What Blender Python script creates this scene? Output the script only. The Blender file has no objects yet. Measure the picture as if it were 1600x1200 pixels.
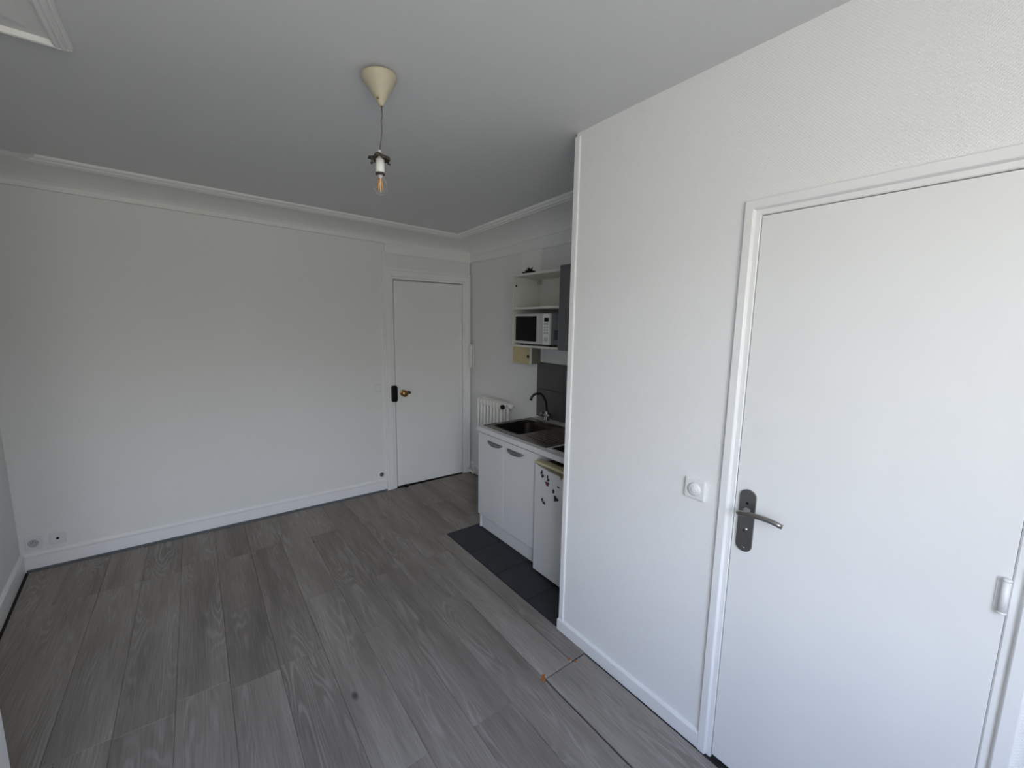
import bpy, bmesh, math, random
from mathutils import Vector, Matrix
random.seed(7)
S = bpy.context.scene
COL = S.collection

# ------------------------------------------------------------------ camera
F_PX, YAW, PIT, ROL, CAM_H = 656.85, math.radians(37.1107), math.radians(8.1079), math.radians(0.9229), 1.6756
fw = Vector((math.sin(YAW) * math.cos(PIT), math.cos(YAW) * math.cos(PIT), -math.sin(PIT)))
rt = Vector((math.cos(YAW), -math.sin(YAW), 0))
up = rt.cross(fw)
r2 = math.cos(ROL) * rt + math.sin(ROL) * up
u2 = -math.sin(ROL) * rt + math.cos(ROL) * up
cam_d = bpy.data.cameras.new('camera')
cam_d.sensor_fit = 'HORIZONTAL'
cam_d.sensor_width = 36.0
cam_d.lens = F_PX / 1600 * 36.0
cam_d.clip_start = 0.02
cam = bpy.data.objects.new('camera', cam_d)
M = Matrix((r2, u2, -fw)).transposed().to_4x4()
M.translation = Vector((0, 0, CAM_H))
cam.matrix_world = M
COL.objects.link(cam)
S.camera = cam

# ------------------------------------------------------------------ view, sky, window light
S.view_settings.view_transform = 'Standard'
S.view_settings.look = 'None'
S.view_settings.gamma = 1
S.view_settings.use_curve_mapping = False
S.view_settings.exposure = 0.0
SKY_STRENGTH = 17.3
WIN = (-0.70, 0.62, 1.00, 2.45)      # x0, x1, z0, z1 of the window opening in the rear wall
REAR = -0.9

world = bpy.data.worlds.new('sky')
S.world = world
world.use_nodes = True
wn = world.node_tree
wn.nodes.clear()
def nd(t, typ, **kw):
    n = t.nodes.new(typ)
    for k, v in kw.items():
        if k.startswith('i_'):
            n.inputs[k[2:].replace('_', ' ')].default_value = v
        else:
            setattr(n, k, v)
    return n
def mixc(t, fac, a, b, blend='MIX'):
    n = t.nodes.new('ShaderNodeMix'); n.data_type = 'RGBA'; n.blend_type = blend
    for sock, v in ((0, fac), (6, a), (7, b)):
        if hasattr(v, 'is_output'): t.links.new(v, n.inputs[sock])
        else: n.inputs[sock].default_value = v
    return n.outputs[2]
def maprange(t, v, a, b, c=0.0, d=1.0, smooth=False):
    n = t.nodes.new('ShaderNodeMapRange')
    if smooth: n.interpolation_type = 'SMOOTHSTEP'
    t.links.new(v, n.inputs[0])
    for i, x in enumerate((a, b, c, d)): n.inputs[i + 1].default_value = x
    return n.outputs[0]
tc = nd(wn, 'ShaderNodeTexCoord'); sp = nd(wn, 'ShaderNodeSeparateXYZ')
wn.links.new(tc.outputs['Generated'], sp.inputs[0])
skyc = mixc(wn, maprange(wn, sp.outputs[2], 0.14, 0.75), (1.0, 1.03, 1.05, 1), (0.25, 0.44, 0.92, 1))   # bright haze low down, blue overhead
allc = mixc(wn, maprange(wn, sp.outputs[2], 0.06, 0.26, smooth=True), (0.355, 0.338, 0.290, 1), skyc)      # street and facades below
bg = nd(wn, 'ShaderNodeBackground'); bg.inputs[1].default_value = SKY_STRENGTH
wo = nd(wn, 'ShaderNodeOutputWorld')
wn.links.new(allc, bg.inputs[0]); wn.links.new(bg.outputs[0], wo.inputs[0])

pd = bpy.data.lights.new('window_daylight', 'AREA')
pd.shape = 'RECTANGLE'; pd.size = WIN[1] - WIN[0]; pd.size_y = WIN[3] - WIN[2]
pd.cycles.is_portal = True
po = bpy.data.objects.new('window_daylight', pd)
po.location = ((WIN[0] + WIN[1]) / 2, REAR - 0.05, (WIN[2] + WIN[3]) / 2)
po.rotation_euler = (math.radians(90), 0, 0)
COL.objects.link(po)
S.cycles.max_bounces = 16
S.cycles.diffuse_bounces = 10
S.cycles.transparent_max_bounces = 12
S.cycles.use_denoising = True

# ------------------------------------------------------------------ materials
def mat(name, col, rough=0.5, metal=0.0, spec=0.5):
    m = bpy.data.materials.new(name); m.use_nodes = True
    t = m.node_tree; b = t.nodes['Principled BSDF']
    b.inputs['Base Color'].default_value = (*col, 1)
    b.inputs['Roughness'].default_value = rough
    b.inputs['Metallic'].default_value = metal
    b.inputs['Specular IOR Level'].default_value = spec
    return m, t, b
def link(t, a, b): t.links.new(a, b)
def grain(name, col, rough=0.5, metal=0.0, amt=0.06, scale=40, bump=0.0, spec=0.5, stretch=(1, 1, 1)):
    """plain material with faint procedural tone variation and optional fine relief"""
    m, t, b = mat(name, col, rough, metal, spec)
    tcn = nd(t, 'ShaderNodeTexCoord'); mp = nd(t, 'ShaderNodeMapping'); mp.inputs['Scale'].default_value = stretch
    nz = nd(t, 'ShaderNodeTexNoise'); nz.inputs['Scale'].default_value = scale; nz.inputs['Detail'].default_value = 3
    link(t, tcn.outputs['Object'], mp.inputs[0]); link(t, mp.outputs[0], nz.inputs['Vector'])
    lo = tuple(c * (1 - amt) for c in col); hi = tuple(min(1, c * (1 + amt)) for c in col)
    link(t, mixc(t, nz.outputs['Fac'], (*lo, 1), (*hi, 1)), b.inputs['Base Color'])
    if bump:
        bp = nd(t, 'ShaderNodeBump'); bp.inputs['Strength'].default_value = bump; bp.inputs['Distance'].default_value = 0.002
        link(t, nz.outputs['Fac'], bp.inputs['Height']); link(t, bp.outputs[0], b.inputs['Normal'])
    return m
def wall_material(name, col, weave=0.0, lumps=0.25):
    m, t, b = mat(name, col, 0.62, 0, 0.35)
    g = nd(t, 'ShaderNodeNewGeometry')
    big = nd(t, 'ShaderNodeTexNoise'); big.inputs['Scale'].default_value = 1.3; big.inputs['Detail'].default_value = 4
    fine = nd(t, 'ShaderNodeTexNoise'); fine.inputs['Scale'].default_value = 95; fine.inputs['Detail'].default_value = 4
    link(t, g.outputs['Position'], big.inputs['Vector']); link(t, g.outputs['Position'], fine.inputs['Vector'])
    link(t, mixc(t, big.outputs['Fac'], (*[c * 0.965 for c in col], 1), (*[min(1, c * 1.03) for c in col], 1)), b.inputs['Base Color'])
    bp = nd(t, 'ShaderNodeBump'); bp.inputs['Strength'].default_value = lumps; bp.inputs['Distance'].default_value = 0.0015
    h = fine.outputs['Fac']
    if weave:
        hs = []
        for s in (1, -1):
            mp = nd(t, 'ShaderNodeMapping'); mp.inputs['Rotation'].default_value = (math.radians(45 * s), 0, 0)
            w = nd(t, 'ShaderNodeTexWave'); w.bands_direction = 'Y'; w.inputs['Scale'].default_value = 52; w.inputs['Distortion'].default_value = 1.2; w.inputs['Detail'].default_value = 1
            link(t, g.outputs['Position'], mp.inputs[0]); link(t, mp.outputs[0], w.inputs['Vector']); hs.append(w.outputs['Fac'])
        mx = nd(t, 'ShaderNodeMath', operation='MAXIMUM'); link(t, hs[0], mx.inputs[0]); link(t, hs[1], mx.inputs[1])
        sc = nd(t, 'ShaderNodeMath', operation='MULTIPLY'); sc.inputs[1].default_value = weave; link(t, mx.outputs[0], sc.inputs[0])
        ad = nd(t, 'ShaderNodeMath', operation='ADD'); link(t, sc.outputs[0], ad.inputs[0]); link(t, fine.outputs['Fac'], ad.inputs[1]); h = ad.outputs[0]
    link(t, h, bp.inputs['Height']); link(t, bp.outputs[0], b.inputs['Normal'])
    return m
def plank_material():
    m, t, b = mat('grey_oak_laminate', (0.2, 0.19, 0.18), 0.5, 0, 0.35)
    g = nd(t, 'ShaderNodeNewGeometry'); oi = nd(t, 'ShaderNodeObjectInfo')
    off = nd(t, 'ShaderNodeVectorMath', operation='SCALE'); off.inputs['Scale'].default_value = 37.0
    cmb = nd(t, 'ShaderNodeCombineXYZ'); link(t, oi.outputs['Random'], cmb.inputs[0]); link(t, oi.outputs['Random'], cmb.inputs[1])
    link(t, cmb.outputs[0], off.inputs[0])
    add = nd(t, 'ShaderNodeVectorMath', operation='ADD'); link(t, g.outputs['Position'], add.inputs[0]); link(t, off.outputs[0], add.inputs[1])
    def noise(scale3, sc, det, rough=0.5):
        mp = nd(t, 'ShaderNodeMapping'); mp.inputs['Scale'].default_value = scale3
        n = nd(t, 'ShaderNodeTexNoise'); n.inputs['Scale'].default_value = sc; n.inputs['Detail'].default_value = det; n.inputs['Roughness'].default_value = rough
        link(t, add.outputs[0], mp.inputs[0]); link(t, mp.outputs[0], n.inputs['Vector']); return n.outputs['Fac']
    n1 = noise((6.5, 0.8, 1), 1.0, 2, 0.4)
    mul = nd(t, 'ShaderNodeMath', operation='MULTIPLY'); mul.inputs[1].default_value = 150; link(t, n1, mul.inputs[0])
    sn = nd(t, 'ShaderNodeMath', operation='SINE'); link(t, mul.outputs[0], sn.inputs[0])
    rings = maprange(t, sn.outputs[0], -0.2, 1.0, 0.0, 1.0)
    patch = noise((7.0, 1.1, 1), 1.0, 2)                       # where the cathedral grain shows
    pm = maprange(t, patch, 0.48, 0.64)
    ringm = nd(t, 'ShaderNodeMath', operation='MULTIPLY'); link(t, rings, ringm.inputs[0]); link(t, pm, ringm.inputs[1])
    fine = noise((170, 5, 1), 1.0, 4, 0.6)
    broad = noise((9, 0.9, 1), 1.0, 3)
    c0 = mixc(t, oi.outputs['Random'], (0.232, 0.205, 0.179, 1), (0.288, 0.259, 0.229, 1))
    c1 = mixc(t, maprange(t, broad, 0.3, 0.7), (0.72, 0.71, 0.70, 1), (1.12, 1.12, 1.12, 1)); c2 = mixc(t, 1.0, c0, c1, 'MULTIPLY')
    f3 = nd(t, 'ShaderNodeMath', operation='MULTIPLY'); f3.inputs[1].default_value = 0.38; link(t, ringm.outputs[0], f3.inputs[0])
    c3 = mixc(t, f3.outputs[0], c2, (0.43, 0.405, 0.375, 1))
    c4 = mixc(t, 1.0, c3, mixc(t, maprange(t, fine, 0.32, 0.68), (0.80, 0.795, 0.79, 1), (1.11, 1.11, 1.11, 1)), 'MULTIPLY')
    vor = nd(t, 'ShaderNodeTexVoronoi', voronoi_dimensions='2D'); vor.inputs['Scale'].default_value = 1.0
    mpv = nd(t, 'ShaderNodeMapping'); mpv.inputs['Scale'].default_value = (0.95, 0.5, 0.01); link(t, add.outputs[0], mpv.inputs[0]); link(t, mpv.outputs[0], vor.inputs['Vector'])
    kn = maprange(t, vor.outputs['Distance'], 0.006, 0.017, 0.8, 0.0)
    c5 = mixc(t, kn, c4, (0.045, 0.04, 0.035, 1))
    link(t, c5, b.inputs['Base Color'])
    link(t, maprange(t, fine, 0.2, 0.8, 0.62, 0.48), b.inputs['Roughness'])
    bp = nd(t, 'ShaderNodeBump'); bp.inputs['Strength'].default_value = 0.15; bp.inputs['Distance'].default_value = 0.0008
    link(t, fine, bp.inputs['Height']); link(t, bp.outputs[0], b.inputs['Normal'])
    return m
def cracked_tile(name, col, amt):
    return grain(name, col, 0.5, 0, amt, 9, 0.1, 0.4)

MW = wall_material('white_wall_paint', (0.755, 0.757, 0.745), 0, 0.22)
MWV = wall_material('white_woven_wallpaper', (0.835, 0.835, 0.82), 0.9, 0.5)
MCEIL = wall_material('white_ceiling_paint', (0.69, 0.695, 0.69), 0, 0.12)
MPL = grain('white_plaster_moulding', (0.80, 0.80, 0.785), 0.6, 0, 0.03, 14)
MGLOSS = grain('white_gloss_paint', (0.82, 0.82, 0.81), 0.33, 0, 0.02, 8, 0.06)
MDOOR = grain('white_satin_door_paint', (0.80, 0.80, 0.785), 0.38, 0, 0.03, 5, 0.05)
MPLANK = plank_material()
MSLAB = grain('dark_underlay', (0.025, 0.022, 0.02), 0.9, 0, 0.3, 30)
MTILE = cracked_tile('anthracite_floor_tile', (0.024, 0.025, 0.030), 0.5)
MWTILE = cracked_tile('dark_grey_wall_tile', (0.100, 0.098, 0.096), 0.15)
MGROUT = grain('dark_grout', (0.03, 0.03, 0.03), 0.9, 0, 0.2, 60)
MLAM = grain('white_melamine', (0.69, 0.695, 0.69), 0.35, 0, 0.015, 6)
MLAMIN = grain('cream_melamine', (0.66, 0.655, 0.60), 0.5, 0, 0.03, 6)
MGREY = grain('slate_grey_lacquer', (0.115, 0.12, 0.125), 0.35, 0, 0.04, 6)
MDARKIN = grain('dark_gap', (0.01, 0.01, 0.01), 0.9)
MINOX = grain('brushed_inox', (0.235, 0.212, 0.19), 0.33, 1.0, 0.12, 30, 0.1, 0.5, (1, 12, 1))
MCHROME = grain('worn_chrome', (0.38, 0.38, 0.38), 0.22, 1.0, 0.1, 30)
MPEWTER = grain('pewter_handle_metal', (0.30, 0.29, 0.275), 0.34, 1.0, 0.1, 40)
MHAND = grain('grey_bow_handle', (0.22, 0.225, 0.23), 0.4, 0.6, 0.1, 40)
MBRASS = grain('aged_brass', (0.42, 0.25, 0.09), 0.32, 1.0, 0.25, 60)
MBLACK = grain('black_plastic', (0.005, 0.005, 0.006), 0.5, 0, 0.2, 20, 0, 0.2)
MGLASSBLK = grain('black_oven_glass', (0.004, 0.004, 0.006), 0.18, 0, 0.1, 5, 0, 0.12)
MWPL = grain('white_plastic', (0.78, 0.78, 0.765), 0.35, 0, 0.02, 20)
MGPL = grain('grey_plastic', (0.42, 0.42, 0.42), 0.4, 0, 0.04, 20)
MSILV = grain('silver_painted_plastic', (0.55, 0.55, 0.53), 0.4, 0.15, 0.04, 20)
MMWSIDE = grain('grey_painted_steel', (0.30, 0.31, 0.33), 0.45, 0.1, 0.04, 20)
MCREAM = grain('yellowed_cream_plastic', (0.50, 0.45, 0.33), 0.5, 0, 0.12, 18)
MCREAM2 = grain('cream_fridge_trim', (0.52, 0.48, 0.30), 0.45, 0, 0.08, 12)
MBEIGE = grain('beige_fuse_box_plastic', (0.56, 0.47, 0.26), 0.5, 0, 0.06, 12)
MOLIVE = grain('olive_grey_plastic', (0.23, 0.22, 0.165), 0.55, 0, 0.06, 12)
MFRIDGE = grain('white_enamel', (0.66, 0.665, 0.66), 0.35, 0, 0.015, 6)
MRAD = grain('white_radiator_enamel', (0.76, 0.76, 0.72), 0.4, 0, 0.03, 10)
MRUST = grain('rusty_iron', (0.09, 0.075, 0.06), 0.7, 0.6, 0.5, 130)
MCORD = grain('grey_cord', (0.13, 0.125, 0.12), 0.6, 0, 0.1, 60)
MFILA = grain('amber_led_filament', (0.72, 0.36, 0.10), 0.5, 0, 0.05, 60)
MRED = grain('dull_red_magnet', (0.12, 0.02, 0.025), 0.5, 0, 0.3, 90)
MTEAL = grain('teal_magnet', (0.06, 0.14, 0.15), 0.5, 0, 0.2, 90)
MTAN = grain('tan_magnet', (0.35, 0.22, 0.12), 0.5, 0, 0.2, 90)
MDKMAG = grain('charcoal_magnet', (0.02, 0.02, 0.025), 0.5, 0, 0.4, 120)
MCHIP = grain('orange_fibreboard', (0.30, 0.11, 0.03), 0.85, 0, 0.5, 160, 0.4)
MPALE = grain('pale_chip', (0.42, 0.38, 0.32), 0.8, 0, 0.3, 160)
gm, gt, gb = mat('clear_bulb_glass', (1, 1, 1), 0.02)
gb.inputs['Transmission Weight'].default_value = 1.0; gb.inputs['IOR'].default_value = 1.12
MGLASS = gm

# ------------------------------------------------------------------ mesh helpers
def nb(): return bmesh.new()
def box(bm, x0, x1, y0, y1, z0, z1, bev=0.0, seg=2):
    r = bmesh.ops.create_cube(bm, size=1)
    c = Vector(((x0 + x1) / 2, (y0 + y1) / 2, (z0 + z1) / 2)); s = Vector((x1 - x0, y1 - y0, z1 - z0))
    for v in r['verts']: v.co = Vector((v.co.x * s.x, v.co.y * s.y, v.co.z * s.z)) + c
    if bev:
        es = {e for v in r['verts'] for e in v.link_edges}
        bmesh.ops.bevel(bm, geom=list(es), offset=min(bev, min(abs(q) for q in s) * 0.45), segments=seg, affect='EDGES', profile=0.5)
    return bm
def frame_from(d):
    d = d.normalized(); a = Vector((0, 0, 1)) if abs(d.z) < 0.9 else Vector((1, 0, 0))
    u = d.cross(a).normalized(); return u, d.cross(u).normalized()
def tube(bm, pts, r, n=10, cap=True):
    pts = [Vector(p) for p in pts]; rr = r if isinstance(r, (list, tuple)) else [r] * len(pts)
    rings = []; u = None
    for i, p in enumerate(pts):
        d = (pts[min(i + 1, len(pts) - 1)] - pts[max(i - 1, 0)]).normalized()
        if u is None: u, v = frame_from(d)
        else:
            u = (u - d * u.dot(d)).normalized(); v = d.cross(u)
        rings.append([bm.verts.new(p + (u * math.cos(2 * math.pi * k / n) + v * math.sin(2 * math.pi * k / n)) * rr[i]) for k in range(n)])
    for a, b in zip(rings, rings[1:]):
        for k in range(n): bm.faces.new((a[k], a[(k + 1) % n], b[(k + 1) % n], b[k])).smooth = True
    if cap: bm.faces.new(rings[0][::-1]); bm.faces.new(rings[-1])
    return bm
def lathe(bm, prof, base, axis=(0, 0, 1), n=24):
    """prof = [(radius, height)] revolved about axis from base"""
    ax = Vector(axis).normalized(); u, v = frame_from(ax); base = Vector(base)
    rings = []
    for r, h in prof:
        if r < 1e-6: rings.append([bm.verts.new(base + ax * h)])
        else: rings.append([bm.verts.new(base + ax * h + (u * math.cos(2 * math.pi * k / n) + v * math.sin(2 * math.pi * k / n)) * r) for k in range(n)])
    for a, b in zip(rings, rings[1:]):
        for k in range(n):
            q = [a[k % len(a)], a[(k + 1) % len(a)], b[(k + 1) % len(b)], b[k % len(b)]]
            q = list(dict.fromkeys(q))
            if len(q) > 2:
                try: bm.faces.new(q).smooth = True
                except ValueError: pass
    if len(rings[0]) > 1: bm.faces.new(rings[0][::-1])
    if len(rings[-1]) > 1: bm.faces.new(rings[-1])
    return bm
def poly_extrude(bm, pts, d):
    """closed polygon of 3-D points extruded by vector d"""
    d = Vector(d); a = [bm.verts.new(Vector(p)) for p in pts]; b = [bm.verts.new(Vector(p) + d) for p in pts]
    n = len(pts); bm.faces.new(a); bm.faces.new(b[::-1])
    for k in range(n): bm.faces.new((a[k], b[k], b[(k + 1) % n], a[(k + 1) % n]))
    return bm
def blob(bm, c, s, rot=0, n=8, seed=0, axis='X'):
    rnd = random.Random(seed); r = bmesh.ops.create_icosphere(bm, subdivisions=2, radius=1)
    R = Matrix.Rotation(rot, 3, axis)
    for v in r['verts']:
        k = 1 + rnd.uniform(-.18, .18); v.co = R @ Vector((v.co.x * s[0] * k, v.co.y * s[1] * k, v.co.z * s[2] * k)) + Vector(c)
    return bm
def link_obj(name, bm, m, org, parent=None, smooth=False):
    bmesh.ops.recalc_face_normals(bm, faces=bm.faces)
    for v in bm.verts: v.co -= org
    me = bpy.data.meshes.new(name); bm.to_mesh(me); bm.free(); me.materials.append(m)
    if smooth:
        for p in me.polygons: p.use_smooth = True
    o = bpy.data.objects.new(name, me); COL.objects.link(o)
    if parent is not None: o.parent = parent
    return o
ORG = {}
def root_org(o):
    while o.parent is not None: o = o.parent
    return ORG[o.name]
def part(name, bm, m, parent, label=None, smooth=False):
    o = link_obj(name, bm, m, root_org(parent), parent, smooth)
    if label: o['label'] = label
    return o
def thing(name, label, cat, loc, group=None):
    o = bpy.data.objects.new(name, None); o.empty_display_size = 0.05; COL.objects.link(o)
    o.location = loc; ORG[o.name] = Vector(loc); o['label'] = label; o['category'] = cat
    if group: o['group'] = group
    return o
def solo(name, bm, m, label, cat, loc, group=None, smooth=False):
    o = link_obj(name, bm, m, Vector(loc), None, smooth); o.location = loc; ORG[o.name] = Vector(loc)
    o['label'] = label; o['category'] = cat
    if group: o['group'] = group
    return o
def struct(name, bm, m, loc=(0, 0, 0), smooth=False):
    o = link_obj(name, bm, m, Vector(loc), None, smooth); o.location = loc; ORG[o.name] = Vector(loc); o['kind'] = 'structure'
    return o
PC = {}
def piece(name, m, parent, x0, x1, y0, y1, z0, z1, bev):
    key = (name, round(x1 - x0, 4), round(y1 - y0, 4), round(z1 - z0, 4))
    if key not in PC:
        bm = nb(); box(bm, -(x1 - x0) / 2, (x1 - x0) / 2, -(y1 - y0) / 2, (y1 - y0) / 2, -(z1 - z0) / 2, (z1 - z0) / 2, bev, 1)
        bmesh.ops.recalc_face_normals(bm, faces=bm.faces)
        me = bpy.data.meshes.new(name); bm.to_mesh(me); bm.free(); me.materials.append(m); PC[key] = me
    o = bpy.data.objects.new(name, PC[key]); COL.objects.link(o); o.parent = parent
    o.location = Vector(((x0 + x1) / 2, (y0 + y1) / 2, (z0 + z1) / 2)) - root_org(parent)
    return o

# ------------------------------------------------------------------ room
L, D, K, P, YP = -1.010, 3.982, 2.434, 1.514, 1.522
BX, BY0, BY1 = -0.553, 0.35, 1.835           # chimney breast
E1, E2, EH = 1.5615, 2.330, 2.084            # entry door opening
D1, D2, DH = 0.660, 0.0172, 2.04             # bathroom door leaf
def xl(y): return L + (D - y) * 0.079 if y > 0.3 else L + (D - 0.3) * 0.079     # the left wall is not square to the room
def cz(x, y):                                 # the old ceiling sags towards the far right corner
    t = min(1.08, max(0.0, (y - 1.3) / 2.3))
    return 2.573 - 0.0235 * (x + 0.7) * t

# floor: dark underlay, planks and tiles as parts
floor = struct('floor', box(nb(), L - .1, K + .1, REAR - .1, D + .1, -0.14, -0.010), MSLAB)
rows = [(1.222, 1.4015)] + [(1.222 - .2 * (i + 1), 1.222 - .2 * i) for i in range(11)]
offs = [1.320, 2.12, 1.315, 2.12, 1.325, 2.12 + .02, 2.118, 0.9, 2.12, 2.13, 2.125, 1.32]
G = 0.0004
for i, (a, b) in enumerate(rows):
    xa, xb = a, b
    if xb < L + .1: continue
    if xb - xa < .02: continue
    ys = [offs[i] + 1.285 * k for k in range(-4, 4)]
    ys = [REAR + .01] + [y for y in ys if REAR + .15 < y < D - .12] + [D - .030]
    for y0, y1 in zip(ys, ys[1:]):
        x_hi, x_lo, g1 = xb, xa, G
        if i == 0 and y1 < 1.33:                     # the wide board along the partition, with open joints
            x_hi, x_lo, g1 = 1.492, xa + .0065, .0045
        if i == 1 and .5 < y0 < 1.5: x_hi = xb - .0012
        if i == 5 and y1 < 1.4: g1 = .003
        if xa < BX + .012 and y0 < BY1 + .01:         # cut back around the chimney breast
            if xb < BX + .05:
                if y1 > BY1 + .1:
                    y0 = BY1 + .026
                    if y1 < 2.4: x_hi = BX + .0135
                else: continue
            else: x_lo = BX + .014
        if x_lo < -.77:                               # cut on the skew along the left wall
            if xl(y1) + .03 > x_hi: continue
            q0, q1 = max(x_lo + G, xl(y0) + .026), max(x_lo + G, xl(y1) + .026); q0 = min(q0, x_hi - .002)
            part('plank', poly_extrude(nb(), [(q0, y0 + G, -.009), (x_hi - G, y0 + G, -.009), (x_hi - G, y1 - G, -.009), (q1, y1 - G, -.009)], (0, 0, .009)), MPLANK, floor)
            continue
        piece('plank', MPLANK, floor, x_lo + G, x_hi - G, y0 + G, y1 - g1, -.009, random.uniform(-.0004, 0.0), .0012)
for y0, y1 in ((1.3235, 2.842),): piece('plank', MPLANK, floor, 1.4042, 1.5085, y0, y1, -.009, -.0003, .0012)
piece('plank', MPLANK, floor, 1.4022, 1.600, 2.8434, D - .030, -.009, 0, .0012)
for k, x in enumerate((1.601, 1.801, 2.001, 2.201)):
    ym = (3.41, 3.0, 3.3, 3.6)[k]; xe = min(x + .199, K - .026)
    piece('plank', MPLANK, floor, x + G, xe, 2.8475, ym - G, -.009, 0, .0012)
    piece('plank', MPLANK, floor, x + G, xe, ym + G, D - .030, -.009, 0, .0012)
ty = [1.535, 1.8215, 2.155, 2.4905, 2.840]
tx = [1.5145, 1.786, 2.115, K - .01]
for y0, y1 in zip(ty, ty[1:]):
    for x0, x1 in zip(tx, tx[1:]):
        piece('tile', MTILE, floor, x0 + .0018, x1 - .0018, y0 + .0018, y1 - .0018, -.010, -.002, .0015)
for (cx, cy, r, sd, mm) in ((1.219, 1.322, .017, 1, MCHIP), (1.232, 1.338, .010, 2, MCHIP), (1.209, 1.311, .008, 3, MCHIP), (1.405, 1.336, .012, 4, MCHIP), (1.398, 1.322, .006, 5, MPALE), (1.418, 1.308, .007, 6, MCHIP)):
    rnd = random.Random(sd); pts = [(cx + r * rnd.uniform(.5, 1.1) * math.cos(a), cy + r * rnd.uniform(.5, 1.1) * math.sin(a), -.001) for a in [k * math.pi / 3.5 for k in range(7)]]
    part('splinter', poly_extrude(nb(), pts, (0, 0, .0035)), mm, floor)

# walls
struct('wall_left', poly_extrude(nb(), [(L - .16, D + .2, -.1), (xl(D + .2), D + .2, -.1), (xl(.3), .3, -.1), (xl(.3), REAR - .12, -.1), (L - .16, REAR - .12, -.1)], (0, 0, 2.85)), MW)
bm = box(nb(), xl(BY1) - .03, BX, BY0, BY1, -.01, 2.62, .004, 2)
struct('chimney_breast', bm, MW)
bm = nb(); Dn = D + .055                       # entry wall: lining with the door opening, closed slab behind
box(bm, L, E1 - .012, D, Dn, -.05, 2.68); box(bm, E2 + .006, K - .013, D, Dn, -.05, 2.31); box(bm, E2 + .006, K, D, Dn, 2.31, 2.68); box(bm, E1 - .012, E2 + .006, D, Dn, EH + .012, 2.68)
box(bm, L - .1, K + .1, Dn, Dn + .1, -.05, 2.75)
struct('wall_back', bm, MW)
wall_k = struct('wall_kitchen', box(nb(), K, K + .12, REAR - .12, D + .2, -.1, 2.75), MW)
bm = nb()
PT = .075
box(bm, P, P + PT, D1 + .004, YP, -.05, 2.70); box(bm, P, P + PT, REAR, D2 - .004, -.05, 2.70)
box(bm, P, P + PT, D2 - .004, D1 + .004, DH + .004, 2.70)
box(bm, P + .01, K, YP - .075, YP, -.05, 2.70)
struct('wall_right', bm, MWV)
bm = nb()
x0, x1, z0, z1 = WIN
box(bm, L, x0, REAR - .2, REAR, -.1, 2.75); box(bm, x1, K, REAR - .2, REAR, -.1, 2.75); box(bm, x0, x1, REAR - .2, REAR, -.1, z0); box(bm, x0, x1, REAR - .2, REAR, z1, 2.75)
struct('wall_rear', bm, MW)
# plain casement frame of the window behind the viewer
bm = nb()
for a, b, c, d in ((x0, x0 + .05, z0, z1), (x1 - .05, x1, z0, z1), (x0, x1, z0, z0 + .06), (x0, x1, z1 - .05, z1), ((x0 + x1) / 2 - .03, (x0 + x1) / 2 + .03, z0, z1)):
    box(bm, a, b, REAR - .12, REAR - .07, c, d, .006)
struct('window_1', bm, MGLOSS)
# ceiling
bm = nb(); nx, ny = 12, 24; vs = {}
for i in range(nx + 1):
    for j in range(ny + 1):
        x = L - .1 + (K + .2 - L) * i / nx; y = REAR - .1 + (D + .2 - REAR) * j / ny
        vs[i, j] = (bm.verts.new((x, y, cz(x, y))), bm.verts.new((x, y, 2.80)))
for i in range(nx):
    for j in range(ny):
        for q, s in ((0, 1), (1, -1)): bm.faces.new([vs[a][q] for a in ((i, j), (i + 1, j), (i + 1, j + 1), (i, j + 1))][::s]).smooth = True
for i in range(nx):
    for j in (0, ny): bm.faces.new((vs[i, j][0], vs[i + 1, j][0], vs[i + 1, j][1], vs[i, j][1]))
for j in range(ny):
    for i in (0, nx): bm.faces.new((vs[i, j][0], vs[i, j + 1][0], vs[i, j + 1][1], vs[i, j][1]))
struct('ceiling', bm, MCEIL)

# cornice: cove with a hanging bead, mitred round every corner
def sweep(bm, path, prof, zf=None, step=.35, m0=None):
    """path: plan corners, room on the left-hand... normals given by miters; prof: (n, d) with d below zf"""
    n = len(path); P2 = [Vector(p[:2]) for p in path]; sc = [p[2] if len(p) > 2 else 1.0 for p in path]
    nor = []
    for a, b in zip(P2, P2[1:]):
        d = (b - a).normalized(); nor.append(Vector((d.y, -d.x)))
    mit = []
    for i in range(n):
        if i == 0: m_ = m0 or nor[0]
        elif i == n - 1: m_ = nor[-1]
        else:
            m_ = nor[i - 1] + nor[i]; m_ = m_ / (1 + nor[i - 1].dot(nor[i]))
        mit.append(m_ * sc[i])
    st = []
    for i in range(n - 1):
        k = max(1, int((P2[i + 1] - P2[i]).length / step)) if zf else 1
        for q in range(k): st.append((P2[i].lerp(P2[i + 1], q / k), mit[i].lerp(mit[i + 1], q / k)))
    st.append((P2[-1], mit[-1]))
    rings = []
    for p, m_ in st:
        ring = []
        for (nn, d) in prof:
            q = p + m_ * nn; z = (zf(q.x, q.y) if zf else 0) - d
            ring.append(bm.verts.new((q.x, q.y, z)))
        rings.append(ring)
    for a, b in zip(rings, rings[1:]):
        for k in range(len(prof)):
            k2 = (k + 1) % len(prof); bm.faces.new((a[k], a[k2], b[k2], b[k]))
    bm.faces.new(rings[0][::-1]); bm.faces.new(rings[-1])
    return bm
cove = [(-.01, .116), (.026, .116), (.030, .104)]
for k in range(1, 9):
    a = math.radians(90 * k / 8); cove.append((.030 + .270 * (1 - math.cos(a)), .104 - .090 * math.sin(a)))
cove_only = cove + [(.345, -.001), (.345, -.02), (-.01, -.02)]
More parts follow.
